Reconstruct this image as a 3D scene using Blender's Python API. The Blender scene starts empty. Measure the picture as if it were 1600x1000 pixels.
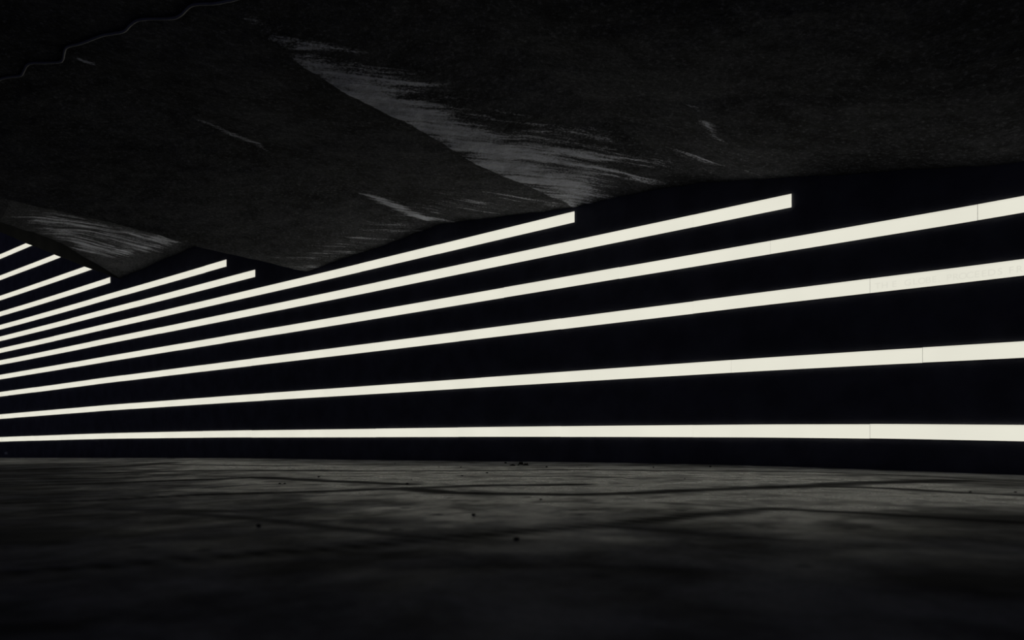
import bpy, bmesh, math, random
from mathutils import Vector, noise
from mathutils.bvhtree import BVHTree
random.seed(7)
C = bpy.context.scene.collection

# ------------------------------------------------------------------ camera, world, exposure
F = 1067.0            # focal length in pixels of the 1600 px wide frame (24 mm lens)
HC = 0.235            # camera height above the paving
YH = 697.0            # row of the horizon
cam_d = bpy.data.cameras.new('camera')
cam = bpy.data.objects.new('camera', cam_d); C.objects.link(cam)
cam.location = (0, 0, HC); cam.rotation_euler = (math.pi/2, 0, 0)
cam_d.sensor_width = 36; cam_d.lens = F/1600*36
cam_d.shift_y = (YH-500)/1600
cam_d.clip_start = 0.02; cam_d.clip_end = 200
cam_d.dof.use_dof = True; cam_d.dof.focus_distance = 8.5; cam_d.dof.aperture_fstop = 2.4
bpy.context.scene.camera = cam

w = bpy.data.worlds.new('world'); bpy.context.scene.world = w; w.use_nodes = True
bg = w.node_tree.nodes['Background']
bg.inputs[0].default_value = (0.5, 0.54, 1.0, 1); bg.inputs[1].default_value = 0.056

vs = bpy.context.scene.view_settings
vs.view_transform = 'Standard'; vs.look = 'None'; vs.exposure = 0.0; vs.gamma = 1.0
vs.use_curve_mapping = False

# ------------------------------------------------------------------ materials
class NT:
    def __init__(s, name):
        s.m = bpy.data.materials.new(name); s.m.use_nodes = True
        s.t = s.m.node_tree; s.n = s.t.nodes; s.l = s.t.links
        s.p = s.n['Principled BSDF']
    def new(s, kind, **kw):
        nd = s.n.new(kind)
        for k, v in kw.items(): setattr(nd, k, v)
        return nd
    def put(s, sock, v):
        if isinstance(v, bpy.types.NodeSocket): s.l.new(v, sock)
        else: sock.default_value = v
    def math(s, op, a, b=None, c=None, clamp=False):
        nd = s.new('ShaderNodeMath', operation=op, use_clamp=clamp)
        s.put(nd.inputs[0], a)
        if b is not None: s.put(nd.inputs[1], b)
        if c is not None: s.put(nd.inputs[2], c)
        return nd.outputs[0]
    def remap(s, v, a, b, c=0.0, d=1.0, smooth=True):
        nd = s.new('ShaderNodeMapRange')
        nd.interpolation_type = 'SMOOTHSTEP' if smooth else 'LINEAR'
        s.put(nd.inputs[0], v)
        for i, x in enumerate((a, b, c, d)): nd.inputs[i+1].default_value = x
        return nd.outputs[0]
    def coords(s, scale=(1, 1, 1), rot=0.0):
        tc = s.new('ShaderNodeTexCoord'); mp = s.new('ShaderNodeMapping')
        mp.vector_type = 'TEXTURE' if False else 'POINT'
        mp.inputs['Rotation'].default_value = (0, 0, rot)
        s.l.new(tc.outputs['Object'], mp.inputs[0])
        m2 = s.new('ShaderNodeMapping'); m2.inputs['Scale'].default_value = scale
        s.l.new(mp.outputs[0], m2.inputs[0])
        return m2.outputs[0]
    def noise(s, vec, scale, detail=5, rough=0.55, dist=0.0):
        nd = s.new('ShaderNodeTexNoise')
        s.l.new(vec, nd.inputs['Vector'])
        nd.inputs['Scale'].default_value = scale; nd.inputs['Detail'].default_value = detail
        nd.inputs['Roughness'].default_value = rough; nd.inputs['Distortion'].default_value = dist
        return nd.outputs[0]
    def mix(s, f, a, b):
        nd = s.new('ShaderNodeMix', data_type='RGBA')
        s.put(nd.inputs[0], f); s.put(nd.inputs[6], a); s.put(nd.inputs[7], b)
        return nd.outputs[2]
    def bump(s, h, strength, dist):
        nd = s.new('ShaderNodeBump'); nd.inputs['Strength'].default_value = strength
        nd.inputs['Distance'].default_value = dist; s.l.new(h, nd.inputs['Height'])
        s.l.new(nd.outputs[0], s.p.inputs['Normal'])

def grey(v, warm=0.0): return (v*(0.97+warm), v*0.99, v*(1.13-warm), 1)

def simple(name, col, rough=0.6, metal=0.0, spec=0.5, bscale=60, bstr=0.2):
    t = NT(name); co = t.coords()
    n = t.noise(co, bscale, 4)
    t.put(t.p.inputs['Base Color'], t.mix(n, tuple(c*0.75 for c in col[:3])+(1,), tuple(min(1, c*1.25) for c in col[:3])+(1,)))
    t.p.inputs['Roughness'].default_value = rough; t.p.inputs['Metallic'].default_value = metal
    t.p.inputs['Specular IOR Level'].default_value = spec
    t.bump(n, bstr, 0.004)
    return t.m

# concrete of the folded soffit: dark paint / grime, with bare pale concrete and painted strip light where the attribute is high
t = NT('dark folded concrete')
co = t.coords()
big = t.noise(co, 0.7, 4, 0.6); mid = t.noise(co, 5.0, 6, 0.65); fine = t.noise(co, 42, 5, 0.75)
st = t.noise(t.coords((0.42, 3.6, 1.0), math.radians(-15)), 2.2, 8, 0.68, 0.35)
at = t.new('ShaderNodeAttribute', attribute_name='bare_lit')
st2 = t.noise(t.coords((0.5, 4.0, 1.0), math.radians(-52)), 2.0, 8, 0.68, 0.35)
sx = t.new('ShaderNodeSeparateXYZ'); t.l.new(co, sx.inputs[0])
far = t.remap(sx.outputs[0], -5.0, -6.5)
st = t.math('ADD', t.math('MULTIPLY', st, t.math('SUBTRACT', 1.0, far)), t.math('MULTIPLY', st2, far))
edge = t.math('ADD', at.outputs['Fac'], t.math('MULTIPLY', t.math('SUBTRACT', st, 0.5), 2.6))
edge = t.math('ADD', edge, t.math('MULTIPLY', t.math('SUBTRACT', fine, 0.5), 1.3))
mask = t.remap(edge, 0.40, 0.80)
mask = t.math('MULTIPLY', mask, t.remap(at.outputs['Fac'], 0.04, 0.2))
lum = t.math('ADD', t.math('MULTIPLY', big, 0.5), t.math('MULTIPLY', mid, 0.5))
dark = t.mix(t.remap(lum, 0.35, 0.65), grey(0.025), grey(0.13))
dark = t.mix(t.math('MULTIPLY', t.remap(fine, 0.35, 0.62), 0.8), t.mix(0.55, dark, grey(0.02)), dark)
grit = t.noise(co, 24, 6, 0.8)
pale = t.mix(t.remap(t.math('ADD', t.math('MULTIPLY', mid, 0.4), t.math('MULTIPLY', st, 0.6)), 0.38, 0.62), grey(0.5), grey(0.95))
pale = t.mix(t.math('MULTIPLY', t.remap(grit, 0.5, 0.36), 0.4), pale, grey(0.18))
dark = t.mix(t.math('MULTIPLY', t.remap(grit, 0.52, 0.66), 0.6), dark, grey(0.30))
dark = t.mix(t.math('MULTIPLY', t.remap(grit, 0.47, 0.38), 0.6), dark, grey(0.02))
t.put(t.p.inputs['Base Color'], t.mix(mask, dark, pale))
t.p.inputs['Roughness'].default_value = 0.9; t.p.inputs['Specular IOR Level'].default_value = 0.15
vor = t.new('ShaderNodeTexVoronoi'); vor.inputs['Scale'].default_value = 9; t.l.new(co, vor.inputs['Vector'])
pit = t.remap(vor.outputs['Distance'], 0.02, 0.10)
t.bump(t.math('ADD', t.math('MULTIPLY', fine, 0.5), t.math('ADD', t.math('MULTIPLY', pit, 0.35), t.math('MULTIPLY', mid, 0.8))), 0.7, 0.02)
M_CEIL = t.m

t = NT('black painted render')
co = t.coords(); n = t.noise(co, 3, 6); fi = t.noise(co, 70, 4, 0.7)
sp = t.noise(co, 9, 6, 0.75)
col = t.mix(t.remap(n, 0.3, 0.7), (0.10, 0.10, 0.125, 1), (0.15, 0.15, 0.18, 1))
col = t.mix(t.math('MULTIPLY', t.remap(sp, 0.66, 0.75), 0.5), col, grey(0.3))
t.put(t.p.inputs['Base Color'], col)
t.p.inputs['Roughness'].default_value = 0.95; t.p.inputs['Specular IOR Level'].default_value = 0.1
t.bump(t.math('ADD', fi, n), 0.5, 0.01)
M_WALL = t.m

t = NT('opal light diffuser')
uv = t.new('ShaderNodeUVMap'); sep = t.new('ShaderNodeSeparateXYZ'); t.l.new(uv.outputs[0], sep.inputs[0])
top = t.remap(sep.outputs[1], 0.80, 1.0)
n = t.noise(t.coords(), 1.3, 2)
e = t.math('SUBTRACT', t.remap(n, 0.3, 0.7, 0.965, 1.02), t.math('MULTIPLY', top, 0.07))
t.put(t.p.inputs['Base Color'], (0.02, 0.02, 0.02, 1)); t.p.inputs['Specular IOR Level'].default_value = 0.0
t.p.inputs['Roughness'].default_value = 0.8
t.p.inputs['Emission Color'].default_value = (0.79, 0.775, 0.665, 1)
t.put(t.p.inputs['Emission Strength'], e)
M_DIFF = t.m
t = NT('dull lettering film')
t.p.inputs['Base Color'].default_value = (0.02, 0.02, 0.02, 1)
t.p.inputs['Emission Color'].default_value = (0.70, 0.685, 0.59, 1); t.p.inputs['Emission Strength'].default_value = 1.0
M_TXT = t.m
M_HOUS = simple('black anodised channel', (0.012, 0.012, 0.013), 0.7, 0.0, 0.2)
M_CABLE = simple('grey cable sheath', (0.30, 0.30, 0.32), 0.45)
M_LEAF = simple('withered leaf', (0.022, 0.018, 0.014), 0.8, 0, 0.2)
M_RIB = simple('withered leaf rib', (0.035, 0.028, 0.02), 0.8, 0, 0.2)
M_STONE = simple('black grit', (0.018, 0.018, 0.019), 0.9, 0, 0.15)
M_PLATE = simple('dull grey metal', (0.5, 0.5, 0.52), 0.6)
M_SCREW = simple('dark screw metal', (0.1, 0.1, 0.1), 0.4, 0.8)

# ------------------------------------------------------------------ helpers
def mesh_obj(name, verts, faces, mat, parent=None, smooth=False, uvs=None):
    me = bpy.data.meshes.new(name); me.from_pydata([tuple(v) for v in verts], [], faces); me.update()
    if uvs:
        ul = me.uv_layers.new(name='UVMap')
        for lp in me.loops: ul.data[lp.index].uv = uvs[lp.vertex_index]
    if smooth: me.polygons.foreach_set('use_smooth', [True]*len(me.polygons))
    me.materials.append(mat)
    o = bpy.data.objects.new(name, me); C.objects.link(o)
    if parent is not None: o.parent = parent
    return o
def struct(o): o['kind'] = 'structure'; return o
def tag(o, label, cat, group=None):
    o['label'] = label; o['category'] = cat
    if group: o['group'] = group
    return o
def lerp_tab(tab, x):
    if x <= tab[0][0]: return tab[0][1]
    for (a, va), (b, vb) in zip(tab, tab[1:]):
        if x <= b: return va+(vb-va)*(x-a)/(b-a)
    return tab[-1][1]
def sm_tab(tab, x):
    ws = ((-30, .1), (-15, .2), (0, .4), (15, .2), (30, .1))
    return sum(k*lerp_tab(tab, x+d) for d, k in ws)

# ------------------------------------------------------------------ the curved back wall in plan
def spacing(x):   # pixels per 0.75 m of wall height, seen in the direction of column x
    x = max(-200, min(1800, x))
    return 4.31501801e-12*x**4 - 1.39724689e-08*x**3 + 1.87313571e-05*x*x + 4.76618022e-02*x + 35.4760907
def wallD(x): return F*0.75/spacing(x)
plan = []
for i in range(-200, 1801, 5):
    d = wallD(i); plan.append(Vector(((i-800)/F*d, d)))
tg = (plan[-1]-plan[-4]).normalized()
for k in range(1, 25): plan.append(plan[-1]+tg*0.25)
arc = [0.0]
for a, b in zip(plan, plan[1:]): arc.append(arc[-1]+(b-a).length)
def at_u(u):
    u = max(0, min(arc[-1]-1e-6, u)); lo, hi = 0, len(arc)-1
    while hi-lo > 1:
        m = (lo+hi)//2
        if arc[m] <= u: lo = m
        else: hi = m
    f = (u-arc[lo])/(arc[hi]-arc[lo]); p = plan[lo].lerp(plan[hi], f)
    a = plan[max(0, lo-2)]; b = plan[min(len(plan)-1, hi+2)]; tt = (b-a).normalized()
    return p, tt, Vector((tt.y, -tt.x))       # point, tangent, normal towards the camera
def u_at(px):
    px = max(-200, min(1800, px)); k = (px+200)/5; i = min(int(k), 399)
    return arc[i]+(arc[i+1]-arc[i])*(k-i)
def px_of(p): return 800+F*p.x/p.y

# height of the lowest light line above the paving datum along the wall
ROW1 = [(-200, 694), (0, 686.5), (100, 683.3), (170, 681.1), (230, 680.1), (300, 679), (370, 678.1), (430, 677.6), (570, 676.6), (630, 676.1), (770, 675),
        (830, 674.7), (970, 673.9), (1030, 673.8), (1170, 673.3), (1230, 673.4), (1370, 674.1), (1430, 674.8), (1600, 677.1), (1800, 681)]
FOOT = [(-200, 715), (0, 715), (170, 715), (300, 715.2), (400, 715.6), (500, 717.5), (650, 719.3), (800, 721), (900, 721.7), (1000, 723.5), (1100, 725.5),
        (1200, 728), (1300, 731), (1400, 734.8), (1500, 738.4), (1600, 742), (1800, 750)]
def z_on_wall(px, py): return HC+(YH-py)*wallD(px)/F
footX = []
for i in range(-200, 1801, 25):
    d = wallD(i); footX.append(((i-800)/F*d, z_on_wall(i, sm_tab(FOOT, i))))
def floor_z(X, Y=0): return sm2(X)
def sm2(X): return sum(k*lerp_tab(footX, X+d) for d, k in ((-.3, .25), (0, .5), (.3, .25)))

# wall_back
vts, fcs = [], []
N = 330; heights = [0]
rows = 40
for i in range(N+1):
    u = arc[-1]*i/N; p, tt, n = at_u(u); z0 = floor_z(p.x)-0.3
    zt = 9.3 if p.x < -10 else 9.3+(p.x+10)/20*(-4.5)
    for j in range(rows+1): vts.append((p.x, p.y, z0+(zt-z0)*j/rows))
for i in range(N):
    for j in range(rows):
        a = i*(rows+1)+j; fcs.append((a, a+rows+1, a+rows+2, a+1))
base_n = len(vts)
for i in range(N+1):                           # give the wall its thickness: back face and top
    p, tt, n = at_u(arc[-1]*i/N); zt = vts[i*(rows+1)+rows][2]
    vts.append((p.x-n.x*.3, p.y-n.y*.3, zt)); vts.append((p.x-n.x*.3, p.y-n.y*.3, vts[i*(rows+1)][2]))
for i in range(N):
    a = base_n+2*i; fcs.append((a, a+1, a+3, a+2))
    t0 = i*(rows+1)+rows; fcs.append((t0, t0+rows+1, a+2, a))
struct(mesh_obj('wall_back', vts, fcs, M_WALL))

# ------------------------------------------------------------------ ceiling: folded concrete soffit lofted between crease lines
def cp(px, py, z):
    d = F*(z-HC)/(YH-py); return Vector(((px-800)/F*d, d, z))
def wp(px, py):
    d = wallD(px); return Vector(((px-800)/F*d, d, z_on_wall(px, py)))
K1 = [wp(187, 436)]+[cp(px, py, z) for px, py, z in ((142, 420.5, 4.53), (95, 402, 4.46), (49, 383, 4.38), (0, 362.5, 4.3))]
bt = [(0, 347), (75, 369), (125, 398), (187, 435)]
K1b = [Vector((p.x, p.y, HC+(YH-lerp_tab(bt, px_of(p)))*p.y/F)) for p in K1]
K1 += [Vector((-10.5, 8, 4.25)), Vector((-11, -2, 4.25))]
K1b += [Vector((-10.5, 8, 4.6)), Vector((-11, -2, 4.7))]
K0b = [Vector((p.x-.35, p.y+.2, 8.2)) for p in K1]
K0 = [Vector((plan[0].x, plan[0].y, 9.0)), Vector((-30, 15, 9.0)), Vector((-30, -2, 9.0))]
V12 = [wp(340, 370), Vector((-7.2, 12, 4.85)), Vector((-8.5, 9, 4.85)), Vector((-10.2, -2, 4.9))]
K2 = [wp(480, 424)]+[cp(*a) for a in ((400, 406, 3.57), (350, 395, 3.57), (305, 385, 3.57), (250, 369, 3.57), (169, 349, 3.58), (94, 330, 3.6), (0, 310, 3.6), (-90, 288, 3.6))]+[Vector((-9.0, 5, 3.6)), Vector((-9.2, -2, 3.6))]
V23 = [wp(690, 350)]+[cp(*a) for a in ((625, 332, 3.78), (560, 303, 3.8), (490, 270, 3.8), (420, 238, 3.8), (290, 178, 3.8), (115, 90, 3.8))]+[Vector((-5, 3, 3.8)), Vector((-5.3, -2, 3.8))]
K3 = [wp(897, 322.5)]+[cp(*a) for a in ((869, 309, 3.51), (822, 290, 3.5), (775, 272, 3.5), (731, 250, 3.5), (681, 219, 3.5), (631, 191, 3.5), (587, 172, 3.5), (537, 144, 3.5), (475, 106, 3.5), (430, 70, 3.5), (350, 8, 3.5))]+[Vector((-3, 2, 3.5)), Vector((-3.3, -2, 3.5))]
V34 = [wp(1085, 286)]+[cp(*a) for a in ((1034, 241, 3.5), (987, 209, 3.55), (947, 180, 3.6), (850, 110, 3.62), (750, 30, 3.65))]+[Vector((-1, 2, 3.65)), Vector((-1.3, -2, 3.65))]
K4 = [wp(1230, 277), cp(1150, 222, 3.25), cp(1095, 185, 3.3), cp(1070, 160, 3.35), cp(950, 60, 3.4), Vector((.8, 2, 3.45)), Vector((.8, -2, 3.45))]
K5 = [wp(1600, 252), cp(1500, 150, 2.9), cp(1400, 0, 3.05), Vector((2.9, 2, 3.1)), Vector((3.1, -2, 3.1))]
K6 = [Vector((plan[-1].x, plan[-1].y, 2.4)), Vector((9, 1, 2.7)), Vector((9, -2, 2.8))]
K3a = [(a*.78+b*.22) for a, b in zip([K3[0]]*1, [V34[0]]*1)]
def resample(pts, n, p=1.0):
    # push the wall end 0.12 m into the wall first
    d = (pts[0]-pts[1]); d.z = 0; d.normalize()
    pts = [pts[0]+d*0.12]+list(pts)
    L = [0]
    for a, b in zip(pts, pts[1:]): L.append(L[-1]+(b-a).length)
    out = []
    for i in range(n+1):
        s = L[-1]*(i/n)**p; k = 0
        while k < len(L)-2 and L[k+1] < s: k += 1
        f = (s-L[k])/(L[k+1]-L[k]) if L[k+1] > L[k] else 0
        out.append(pts[k].lerp(pts[k+1], min(1, f)))
    return out
NR = 300
curves = [(K0, 12), (K0b, 4), (K1, 4), (K1b, 46), (V12, 50), (K2, 80), (V23, 80), (K3, 70), (V34, 40), (K4, 50), (K5, 24), (K6, 0)]
cols = []; crease_d = []
R = [resample(c, NR) for c, _ in curves]
for k in range(len(curves)-1):
    m = curves[k][1]
    for j in range(m):
        f = j/m
        cols.append([R[k][i].lerp(R[k+1][i], f) for i in range(NR+1)])
        crease_d.append(min(f, 1-f))
cols.append(R[-1]); crease_d.append(0)
W = len(cols)
cv = []
for c in range(W):
    for i in range(NR+1):
        p = cols[c][i].copy()
        q = Vector((p.x*.9, p.y*.9, 0.3))
        nz = noise.noise(q*1.0)*0.035 + noise.noise(q*4.1)*0.012 + noise.noise(q*13)*0.005
        if c < 17: nz *= 0.3
        p.z += nz
        wig = noise.noise(Vector((p.x*3, p.y*3, 5)))*0.02
        p.x += wig
        cv.append(p)
cf = []
for c in range(W-1):
    for i in range(NR):
        a = c*(NR+1)+i; cf.append((a, a+1, a+NR+2, a+NR+1))
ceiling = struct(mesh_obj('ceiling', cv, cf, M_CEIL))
ceiling.data.materials.append(M_HOUS)
for pi in range(NR*12, NR*20): ceiling.data.polygons[pi].material_index = 1  # beam faces coloured black to stand in for their shade
bv_c = BVHTree.FromPolygons([tuple(v) for v in cv], cf)

def ray(px, py): return Vector(((px-800)/F, 1, (YH-py)/F)).normalized()
EYE = Vector((0, 0, HC))
def on_ceiling(px, py):
    h = bv_c.ray_cast(EYE, ray(px, py))
    return h[0], h[1]

# bare concrete where the dark coat has worn off, plus strip light painted pale near the wall, in plan
def pip(x, y, poly):
    s = False; j = len(poly)-1
    for i in range(len(poly)):
        xi, yi = poly[i]; xj, yj = poly[j]
        if (yi > y) != (yj > y) and x < (xj-xi)*(y-yi)/(yj-yi)+xi: s = not s
        j = i
    return s
def pdist(x, y, poly, closed=True):
    best = 1e9; n = len(poly)
    for i in range(n if closed else n-1):
        x1, y1 = poly[i]; x2, y2 = poly[(i+1) % n]
        dx, dy = x2-x1, y2-y1; L = dx*dx+dy*dy
        tt = 0 if L == 0 else max(0, min(1, ((x-x1)*dx+(y-y1)*dy)/L))
        d = math.hypot(x-x1-tt*dx, y-y1-tt*dy)
        if d < best: best = d
    return best
def plan_poly(pts):
    out = []
    for px, py in pts:
        h = on_ceiling(px, py)[0]
        if h is not None: out.append((h.x, h.y))
    return out
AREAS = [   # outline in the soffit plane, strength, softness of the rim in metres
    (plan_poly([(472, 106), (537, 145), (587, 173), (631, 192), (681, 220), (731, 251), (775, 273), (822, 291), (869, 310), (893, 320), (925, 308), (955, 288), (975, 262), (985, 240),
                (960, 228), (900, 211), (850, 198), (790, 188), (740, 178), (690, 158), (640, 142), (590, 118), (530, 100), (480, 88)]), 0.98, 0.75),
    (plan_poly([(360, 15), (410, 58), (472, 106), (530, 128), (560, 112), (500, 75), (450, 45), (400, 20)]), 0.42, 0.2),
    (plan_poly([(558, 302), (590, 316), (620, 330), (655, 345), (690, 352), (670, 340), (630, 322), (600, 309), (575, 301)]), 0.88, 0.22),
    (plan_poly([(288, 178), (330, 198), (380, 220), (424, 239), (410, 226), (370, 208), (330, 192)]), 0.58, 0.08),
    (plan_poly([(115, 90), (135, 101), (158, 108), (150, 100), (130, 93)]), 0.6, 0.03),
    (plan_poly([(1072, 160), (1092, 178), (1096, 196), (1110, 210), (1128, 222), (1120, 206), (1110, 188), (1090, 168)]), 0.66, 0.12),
    (plan_poly([(20, 330), (60, 360), (120, 392), (165, 405), (240, 395), (280, 382), (295, 377), (230, 365), (160, 350), (90, 333)]), 0.6, 0.5),  # streaked pale patch, with a soft glow painted around it
    (plan_poly([(440, 402), (470, 418), (490, 420), (540, 404), (600, 380), (650, 360), (740, 341), (880, 322), (800, 295), (720, 300), (600, 340), (500, 375)]), 0.36, 1.0),  # strip light near the wall, painted as a broad faint pale tone
    (plan_poly([(900, 315), (1000, 290), (1150, 275), (1230, 265), (1180, 240), (1050, 225), (985, 235)]), 0.33, 0.9),  # same painted wall light, right of the third ridge
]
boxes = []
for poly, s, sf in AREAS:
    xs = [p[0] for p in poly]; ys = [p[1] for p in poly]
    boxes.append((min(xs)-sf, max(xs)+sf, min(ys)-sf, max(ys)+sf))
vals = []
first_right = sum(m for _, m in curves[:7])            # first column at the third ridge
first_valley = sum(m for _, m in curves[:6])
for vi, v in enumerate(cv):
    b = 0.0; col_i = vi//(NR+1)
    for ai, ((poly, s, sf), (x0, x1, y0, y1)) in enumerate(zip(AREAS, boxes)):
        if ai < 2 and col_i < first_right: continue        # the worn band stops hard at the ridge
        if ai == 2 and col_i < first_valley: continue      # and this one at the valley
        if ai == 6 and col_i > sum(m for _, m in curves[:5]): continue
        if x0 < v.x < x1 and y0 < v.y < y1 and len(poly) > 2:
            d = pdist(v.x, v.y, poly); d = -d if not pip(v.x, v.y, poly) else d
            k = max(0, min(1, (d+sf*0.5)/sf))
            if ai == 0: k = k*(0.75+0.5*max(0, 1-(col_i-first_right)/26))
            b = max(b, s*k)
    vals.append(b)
at = ceiling.data.attributes.new('bare_lit', 'FLOAT', 'POINT'); at.data.foreach_set('value', vals)

# ------------------------------------------------------------------ floor
def joints_from(pts):
    out = []
    for px, py in pts:
        d = F*HC/(py-YH); x = (px-800)/F*d
        for _ in range(3):
            d = F*(HC-floor_z(x))/(py-YH); x = (px-800)/F*d
        out.append((x, d))
    return out
JOINTS = [([(-60, 738), (0, 735), (188, 729), (270, 722.5)], 2.0, .8), ([(0, 742), (344, 735), (520, 735)], 1.6, .6),
          ([(-40, 762), (0, 760), (194, 754), (406, 746), (500, 751), (640, 757)], 2.0, .8),
          ([(-40, 790), (0, 787), (156, 782), (312, 773), (400, 771), (525, 767), (634, 763), (744, 759), (900, 757)], 2.6, .9),
          ([(640, 764), (700, 770), (800, 772), (900, 773), (987, 771), (1112, 765), (1231, 761), (1319, 756), (1412, 753), (1500, 751)], 3.4, .9),
          ([(1290, 760), (1381, 763), (1506, 770), (1620, 775)], 2.4, .8),
          ([(-40, 902), (0, 899), (188, 885), (344, 870), (500, 860), (681, 843), (800, 832), (956, 820), (1081, 806), (1200, 795), (1225, 795)], 4.0, .85),
          ([(1209, 795), (1350, 802), (1506, 812), (1620, 818)], 3.5, .8),
          ([(275, 802), (400, 811), (500, 823), (665, 840)], 3.0, .6), ([(940, 821), (1025, 829), (1190, 843)], 2.5, .6),
          ([(1031, 785), (1144, 792)], 2.0, .5), ([(400, 735.5), (660, 736), (900, 734), (1020, 735.5), (1270, 737.5), (1500, 746)], 1.1, .85),
          ([(260, 725.5), (455, 728)], 0.8, .8), ([(500, 726), (800, 727.5), (1100, 729.5), (1300, 733)], 0.7, .6),
          ([(740, 745), (900, 744), (1000, 748)], 1.2, .5), ([(1200, 742), (1400, 743), (1600, 752)], 1.2, .5),
          ([(180, 797), (350, 799), (470, 795)], 3.0, .5), ([(1150, 870), (1250, 862), (1400, 850)], 6.0, .4), ([(600, 888), (900, 885), (1100, 893)], 6.0, .4)]
JW = [([*joints_from(pts)], tp, s) for pts, tp, s in JOINTS]

t = NT('worn dark paving')
co = t.coords()
big = t.noise(co, 0.8, 4, 0.6, 0.2); mid = t.noise(co, 3.2, 6, 0.65, 0.3); fine = t.noise(co, 60, 4, 0.7)
wear = t.new('ShaderNodeAttribute', attribute_name='joint')
wf = t.math('MULTIPLY', wear.outputs['Fac'], t.remap(mid, 0.34, 0.6, 1.0, 0.8))
lum = t.math('ADD', t.math('MULTIPLY', big, 0.5), t.math('MULTIPLY', mid, 0.5))
base = t.mix(t.remap(lum, 0.40, 0.60), grey(0.04), grey(0.26))
base = t.mix(t.math('MULTIPLY', t.remap(fine, 0.40, 0.62), 0.55), base, t.mix(0.5, base, grey(0.05)))
sp = t.new('ShaderNodeTexVoronoi'); sp.inputs['Scale'].default_value = 5.0; t.l.new(co, sp.inputs['Vector'])
spot = t.math('MULTIPLY', t.math('SUBTRACT', 1.0, t.remap(sp.outputs['Distance'], 0.05, 0.14)), 0.6)
base = t.mix(spot, base, grey(0.03))
base = t.mix(wf, base, grey(0.012))
t.put(t.p.inputs['Base Color'], base)
lane_at = t.new('ShaderNodeAttribute', attribute_name='lit_gloss')  # gloss mask that carries the painted pool of light
nz2 = t.noise(co, 1.7, 7, 0.62, 0.4)
pw = t.math('ADD', lane_at.outputs['Fac'], t.math('MULTIPLY', t.math('SUBTRACT', nz2, 0.5), 1.5))
pw = t.remap(pw, -0.15, 1.0)
pat = t.noise(co, 4.5, 6, 0.7)
pw = t.math('MULTIPLY', pw, t.remap(pat, 0.36, 0.58, 0.6, 1.0))
shine = t.math('MULTIPLY', t.math('ADD', t.math('MULTIPLY', pw, 0.85), t.math('MULTIPLY', t.remap(lum, 0.4, 0.6), 0.16)), t.math('SUBTRACT', 1.0, wf))
shine = t.math('MULTIPLY', shine, t.math('SUBTRACT', 1.0, spot))
t.put(t.p.inputs['Roughness'], t.remap(shine, 0.0, 1.0, 0.8, 0.25))
t.put(t.p.inputs['Specular IOR Level'], t.math('MULTIPLY', shine, 1.0))
t.p.inputs['Specular Tint'].default_value = (0.95, 0.96, 1.0, 1)
t.bump(t.math('ADD', t.math('MULTIPLY', mid, 0.8), t.math('SUBTRACT', t.math('MULTIPLY', fine, 0.15), wear.outputs['Fac'])), 0.3, 0.01)
M_FLOOR = t.m

# rows fan out from the wall foot to just behind the camera; dense where the joints run
fv, ff, fj = [], [], []
NU, NV = 360, 560
us = [arc[-1]*0.0 + arc[-1]*i/NU for i in range(NU+1)]
for i in range(NU+1):
    p, tt, n = at_u(us[i])
    p = p-n*0.1                                   # tuck under the wall
    q = Vector((-26+ 35*(i/NU), -3.0)) if False else Vector((-14+23*(i/NU), -2.5))
    for j in range(NV+1):
        g = p.lerp(q, (j/NV)**0.85)
        z = floor_z(g.x)
        fv.append(Vector((g.x, g.y, z)))
jb = []
for pl, tp, s in JW:
    xs = [a[0] for a in pl]; ys = [a[1] for a in pl]; jb.append((min(xs)-.3, max(xs)+.3, min(ys)-.4, max(ys)+.4))
for v in fv:
    b = 0
    for (pl, tp, s), (x0, x1, y0, y1) in zip(JW, jb):
        if x0 < v.x < x1 and y0 < v.y < y1:
            d = pdist(v.x, v.y, pl, False)
            wd = tp*v.y*v.y/(F*HC)*0.5           # how wide the filler of that joint is
            wd = min(0.16, max(0.03, wd))
            b = max(b, min(1, s*1.1)*max(0, min(1, 1.6-d/wd)))
    fj.append(b)
for i in range(NU):
    for j in range(NV):
        a = i*(NV+1)+j; ff.append((a, a+1, a+NV+2, a+NV+1))
floor = struct(mesh_obj('floor', fv, ff, M_FLOOR))
at = floor.data.attributes.new('joint', 'FLOAT', 'POINT'); at.data.foreach_set('value', fj)
# light falloff put into the paving's gloss: a broad lane along the wall, in plan
LANES = [([(-6.5, 14.0), (-4.6, 11.5), (-1.5, 8.6), (1.8, 6.6), (3.6, 5.4), (2.9, 4.0), (1.6, 2.5), (0.6, 1.9), (-0.2, 2.0), (-1.2, 3.0), (-3.0, 6.0), (-5.5, 10)], 1.0, 2.4), ([(-20, 22), (-8, 14.5), (-5, 11), (-8, 9), (-22, 18)], 0.45, 2.0), ([(-4, 5), (5, 5), (3.5, 2), (.5, 1.1), (-2, 1.8)], 0.3, 1.2), ([(0.2, 3.6), (1.2, 4.4), (2.6, 4.4), (2.2, 2.7), (1.0, 2.1), (0.3, 2.4)], 1.5, 1.4)]
wv = []
for v in fv:
    b = 0
    for poly, s_, sf in LANES:
        d = pdist(v.x, v.y, poly); d = -d if not pip(v.x, v.y, poly) else d
        b = max(b, s_*max(0, min(1, (d+sf*0.5)/sf)))
    wv.append(b)
at = floor.data.attributes.new('lit_gloss', 'FLOAT', 'POINT'); at.data.foreach_set('value', wv)

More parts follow.
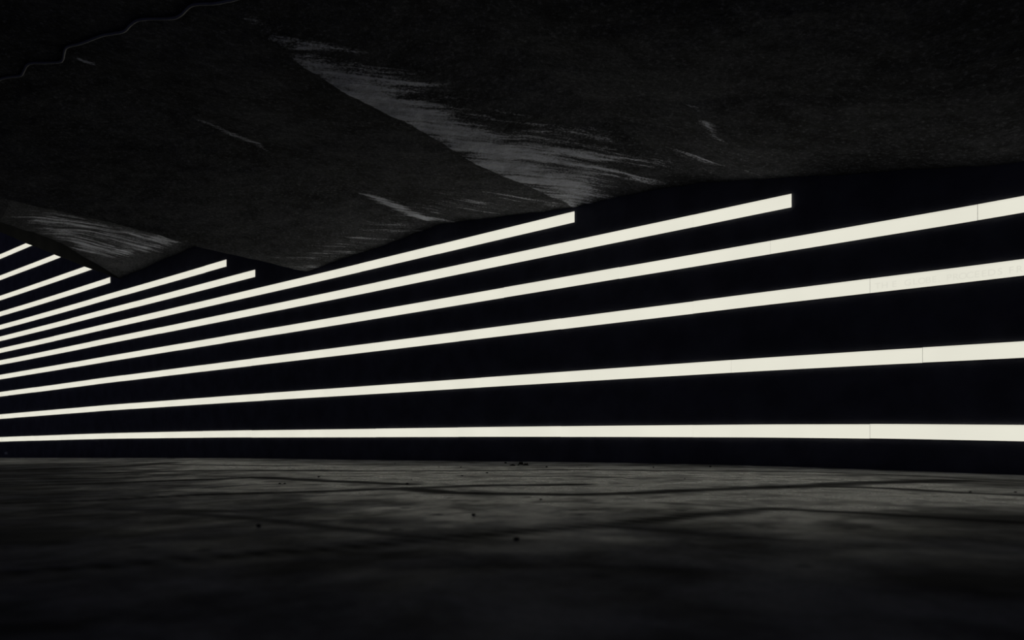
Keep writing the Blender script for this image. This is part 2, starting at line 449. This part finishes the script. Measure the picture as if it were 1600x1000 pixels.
# ------------------------------------------------------------------ the light lines
ROWS = [0., 1., 1.983, 2.737, 3.373, 3.898, 4.423, 4.932, 5.509, 6.211, 7.103, 8.039]
ANCH = [37.13, 37.60, 37.13, 38.05, 37.13, 34.77, 33.9, 35.3, 34.2, 36.0, 35.1, 33.6]
ENDPX = [1790, 1790, 1790, 1790, 1237, 898, 399, 354, 172.5, 150, 110, 66]
LABELS = ['lowest white light line on the black wall, nearly level just above the paving',
          'second white light line up from the paving, crossing the whole wall',
          'third white light line up, with faint capital lettering near its right end',
          'fourth white light line up, topmost of those running out at the right edge',
          'fifth white light line up, square end at the right under the dark soffit',
          'sixth white light line up, ending below the pale ridge of the soffit',
          'seventh white light line up, ending just left of the lowest soffit point',
          'eighth white light line up, topmost of the pair ending between the two soffit points',
          'ninth white light line up, with its upright end touching the left soffit point',
          'tenth white light line up, lowest of three running behind the dark soffit beam',
          'eleventh white light line up, middle one of three behind the dark soffit beam',
          'topmost and shortest white light line at the far left edge']
HALF = 0.0735; PITCH = 1.93
def row_z(k, u, p):
    px = px_of(p) if p.y > 0.5 else 1800
    px = max(-200, min(1800, px))
    return z_on_wall(px, sm_tab(ROW1, px)) + ROWS[k]*0.75
def ribbon(name, k, u0, u1, org, parent, h0, h1, d0, d1, mat, dz=0.0):
    n = max(1, int((u1-u0)/0.24)); v, f, uvs = [], [], []
    for i in range(n+1):
        u = u0+(u1-u0)*i/n; p, tt, nn = at_u(u); z = row_z(k, u, p)+dz
        for (h, d, q) in ((h0, d1, 0), (h1, d1, 1), (h1, d0, 1), (h0, d0, 0)):
            v.append(Vector((p.x+nn.x*d, p.y+nn.y*d, z+h))-org); uvs.append((i/n, q))
    for i in range(n):
        a = 4*i; b = a+4
        for s in range(4): f.append((a+s, b+s, b+(s+1) % 4, a+(s+1) % 4))
    f.append((3, 2, 1, 0)); e = 4*n; f.append((e, e+1, e+2, e+3))
    return mesh_obj(name, v, f, mat, parent, uvs=uvs)
U_START = u_at(-185)
lines = []
for k in range(12):
    u1 = u_at(ENDPX[k]); p, tt, nn = at_u(u1)
    org = Vector((p.x, p.y, row_z(k, u1, p)))
    root = bpy.data.objects.new('light_strip', None); C.objects.link(root); root.location = org; root.empty_display_size = .2
    tag(root, LABELS[k], 'light strip', 'white light lines set in the black wall')
    # the channel: back, top lip, bottom lip in one continuous black profile
    ribbon('mounting_channel', k, U_START, u1, org, root, -HALF-.004, HALF+.004, -0.02, 0.006, M_HOUS)
    b = ANCH[k]
    while b > U_START: b -= PITCH
    bounds = []
    while b < u1+PITCH:
        bounds.append(b); b += PITCH
    for a, c in zip(bounds, bounds[1:]):
        s0, s1 = max(a, U_START), min(c, u1)
        if s1-s0 < 0.05: continue
        ribbon('diffuser_panel', k, s0+0.002, s1-(0.002 if s1 < u1 else 0), org, root, -HALF, HALF, 0.002, 0.014, M_DIFF, random.uniform(-.0022, .0022))
    lines.append((root, org))

# faint lettering on the third line
root, org = lines[2]
LET = [('T', 1372), ('H', 1383), ('E', 1398), ('G', 1419), ('L', 1430.5), ('O', 1441), ('B', 1451), ('E', 1460.5), (',', 1468), ('P', 1483.5), ('R', 1494), ('O', 1505),
       ('C', 1516), ('E', 1527), ('E', 1538), ('D', 1550), ('S', 1563), ('F', 1580.5), ('R', 1593.5), ('O', 1608), ('M', 1622)]
def px_to_u(px): return u_at(px)
dg = None
for ch, px in LET:
    tv, tf = [], []
    cu = bpy.data.curves.new('letter', 'FONT'); cu.body = ch; cu.size = 0.086; cu.align_x = 'CENTER'; cu.extrude = 0.0006; cu.resolution_u = 4
    lo = bpy.data.objects.new('letter', cu); C.objects.link(lo)
    bpy.context.view_layer.update(); dg = bpy.context.evaluated_depsgraph_get()
    me = lo.evaluated_get(dg).to_mesh()
    u = px_to_u(px); p, tt, nn = at_u(u); z = row_z(2, u, p)-0.042
    b0 = len(tv)
    for v in me.vertices:
        q = p+tt*v.co.x*1.05+nn*(0.0165+v.co.z)
        tv.append(Vector((q.x, q.y, z+v.co.y))-org)
    for f in me.polygons: tf.append(tuple(b0+i for i in f.vertices))
    lo.evaluated_get(dg).to_mesh_clear(); bpy.data.objects.remove(lo); bpy.data.curves.remove(cu)
    tx = mesh_obj('letter', tv, tf, M_TXT, root); tx['label'] = 'faint grey capital letter' if ch != ',' else 'faint grey comma'

# ------------------------------------------------------------------ cable along the soffit
pts = []
for px, py in ((-180, 170), (-130, 150), (-90, 152), (-60, 138), (-30, 135), (-8, 128), (2, 122), (16, 119), (32, 117), (38, 108), (42, 101), (50, 97.5), (70, 97), (92, 96), (98, 92), (100, 84), (102, 76), (108, 71), (125, 67), (142, 61),
               (160, 54), (178, 51), (194, 47.5), (204, 38), (214, 31), (228, 28.5), (250, 28), (272, 27), (284, 21), (292, 13), (300, 7), (315, 4.5), (335, 4), (352, 1), (372, -4), (390, -18), (430, -24), (470, -45), (520, -50), (560, -75)):
    h, nrm = on_ceiling(px, py)
    if h is None: continue
    if nrm.z > 0: nrm = -nrm
    pts.append(h+nrm*0.008)
def tube(name, pts, r, mat, sides=8, parent=None):
    P = []
    for i in range(len(pts)-1):                # Catmull-Rom
        p0, p1, p2, p3 = pts[max(0, i-1)], pts[i], pts[i+1], pts[min(len(pts)-1, i+2)]
        for s in range(5):
            x = s/5
            P.append(0.5*((2*p1)+(p2-p0)*x+(2*p0-5*p1+4*p2-p3)*x*x+(3*p1-p0-3*p2+p3)*x**3))
    P.append(pts[-1]); v, f = [], []
    for i, p in enumerate(P):
        tt = (P[min(i+1, len(P)-1)]-P[max(0, i-1)]).normalized(); a = tt.cross(Vector((0, 0, 1))).normalized(); b = tt.cross(a)
        for s in range(sides):
            an = 2*math.pi*s/sides; v.append(p+(a*math.cos(an)+b*math.sin(an))*r)
    for i in range(len(P)-1):
        for s in range(sides):
            f.append((i*sides+s, i*sides+(s+1) % sides, (i+1)*sides+(s+1) % sides, (i+1)*sides+s))
    f.append(tuple(range(sides))[::-1]); f.append(tuple((len(P)-1)*sides+s for s in range(sides)))
    return mesh_obj(name, v, f, mat, parent, True)
tag(tube('ceiling_cable', pts, 0.010, M_CABLE), 'thin dim wavy cable running along the dark soffit at top left', 'cable')

# ------------------------------------------------------------------ small plate low on the wall, far left
u = u_at(10); p, tt, nn = at_u(u); zc = z_on_wall(10, 708)
def wbox(name, du, dz, w_, h_, d0, d1, mat, parent, org):
    v = []
    for a in (-w_/2, w_/2):
        for z in (-h_/2, h_/2):
            for d in (d0, d1):
                q = p+tt*(du+a)+nn*d; v.append(Vector((q.x, q.y, zc+dz+z))-org)
    f = [(0, 1, 3, 2), (4, 6, 7, 5), (0, 4, 5, 1), (2, 3, 7, 6), (0, 2, 6, 4), (1, 5, 7, 3)]
    o = mesh_obj(name, v, f, mat, parent)
    bv = o.modifiers.new('bevel', 'BEVEL'); bv.width = 0.004; bv.segments = 2
    return o
org = Vector((p.x, p.y, zc))
root = bpy.data.objects.new('wall_plate', None); C.objects.link(root); root.location = org
tag(root, 'tiny dim grey plate low on the black wall at the far left', 'wall plate')
wbox('cover', 0, 0, .21, .075, 0, .02, M_PLATE, root, org)
wbox('screw', -.08, 0, .014, .014, .019, .024, M_SCREW, root, org)
wbox('screw', .08, 0, .014, .014, .019, .024, M_SCREW, root, org)

# ------------------------------------------------------------------ litter on the paving
def floor_pt(px, py):
    (x, y), = joints_from([(px, py)]); return Vector((x, y, floor_z(x)))
def stone(px, py, wpx, label, cat='stone', hr=0.6):
    q = floor_pt(px, py); r = wpx*q.y/F/2
    bm = bmesh.new(); bmesh.ops.create_icosphere(bm, subdivisions=3, radius=1)
    sd = random.uniform(0, 50)
    for v in bm.verts:
        k = 1+0.35*noise.noise(v.co*1.3+Vector((sd, 0, 0)))+0.12*noise.noise(v.co*4+Vector((0, sd, 0)))
        v.co = Vector((v.co.x*r*k, v.co.y*r*0.8*k, v.co.z*r*hr*k))
    mz = min(v.co.z for v in bm.verts)
    for v in bm.verts: v.co.z -= mz+0.0008
    me = bpy.data.meshes.new('stone'); bm.to_mesh(me); bm.free()
    me.polygons.foreach_set('use_smooth', [True]*len(me.polygons)); me.materials.append(M_STONE)
    o = bpy.data.objects.new('stone', me); C.objects.link(o); o.location = q; o.rotation_euler.z = random.uniform(0, 6)
    tag(o, label, cat, 'dark grit on the paving'); return o
def leaf(px, py, wpx, curl, rot, label):
    q = floor_pt(px, py); L = wpx*q.y/F
    root = bpy.data.objects.new('dry_leaf', None); C.objects.link(root); root.location = q; root.rotation_euler.z = rot
    tag(root, label, 'leaf', 'dry leaves at the wall foot')
    v, f = [], []; n = 14; m = 8
    for i in range(n+1):
        s = i/n; wd = L*0.26*math.sin(math.pi*min(1, s*1.02+0.0))**0.8*(1+0.25*math.sin(s*22))+0.001
        for j in range(m+1):
            a = (j/m-.5)*2
            z = curl*L*(a*a)*math.sin(math.pi*s)+curl*L*0.5*math.sin(math.pi*s)+0.006*math.sin(9*s+3*a)
            v.append(Vector(((s-.5)*L, a*wd, z)))
    mz = min(x.z for x in v)
    for x in v: x.z -= mz
    for i in range(n):
        for j in range(m):
            a = i*(m+1)+j; f.append((a, a+m+1, a+m+2, a+1))
    o = mesh_obj('blade', v, f, M_LEAF, root, True)
    s_ = o.modifiers.new('thickness', 'SOLIDIFY'); s_.thickness = 0.0015
    rp = [v[i*(m+1)+m//2]+Vector((0, 0, .0015)) for i in range(0, n+1, 2)]
    rp.insert(0, rp[0]+Vector((-L*.18, 0, .003)))
    tube('rib', rp, 0.0016, M_RIB, 6, root)
leaf(814, 727.6, 11, .28, .5, 'curled dark leaf, taller one of the pair below the wall at mid frame')
leaf(822, 727.9, 9, .22, 2.4, 'dark leaf leaning right beside the taller curled one')
leaf(801, 728, 8, .10, -.2, 'flat dark leaf scrap left of the pair of curled leaves')
S = [(790, 723.8, 4, 'tiny dark crumb against the wall left of the curled leaves'),
     (636, 757, 6.5, 'largest dark stone on the near paving left of centre'),
     (643, 750, 2.5, 'tiny dark crumb just above the largest dark stone'),
     (722, 744, 4, 'dark pebble lower left of the curled leaves near a thin joint'),
     (761, 739.5, 4, 'dark pebble between the wall joint and the curled leaves, middle of frame'),
     (720, 730.5, 3.5, 'dark crumb near the wall, first left of the leaf scraps'),
     (686, 730, 2.5, 'tiny dark crumb near the wall, left of centre between two others'),
     (617, 724.5, 2.5, 'tiny dark crumb at the wall foot, leftmost of the wall crumbs'),
     (854, 730.3, 4, 'dark crumb right of the curled leaves'),
     (886, 734.8, 3.5, 'dark crumb lying on the thin joint right of the curled leaves'),
     (917, 730, 2.5, 'tiny dark crumb near the wall, midway along the bright paving'),
     (1021, 730.6, 3, 'small dark crumb near the wall right of centre'),
     (1110, 729.8, 4.5, 'flat dark crumb at the wall foot, rightmost of the wall crumbs'),
     (1070, 748.5, 3, 'small dark pebble alone on the paving right of centre'),
     (437, 756, 3.5, 'left one of two dark specks side by side at left'),
     (445, 756, 3.5, 'right one of two dark specks side by side at left'),
     (498, 745.5, 3.5, 'small dark pebble beyond the two side by side specks'),
     (845, 781, 5, 'dark pebble below centre on the pale paving'),
     (740, 806, 8, 'blurred dark pebble in the near paving left of the crossing joints'),
     (807, 844, 11, 'large blurred dark pebble just below the long slanting joint'),
     (404, 823, 9, 'blurred dark pebble on the dim near paving at left'),
     (1232, 761, 3.5, 'dark pebble lying in the joint at right'),
     (1516, 769, 4, 'left one of two dark pebbles near the right edge'),
     (1587, 769.5, 4.5, 'rightmost dark pebble at the right edge of the paving')]
for px, py, wx, lb in S: stone(px, py, wx, lb, hr=0.45)
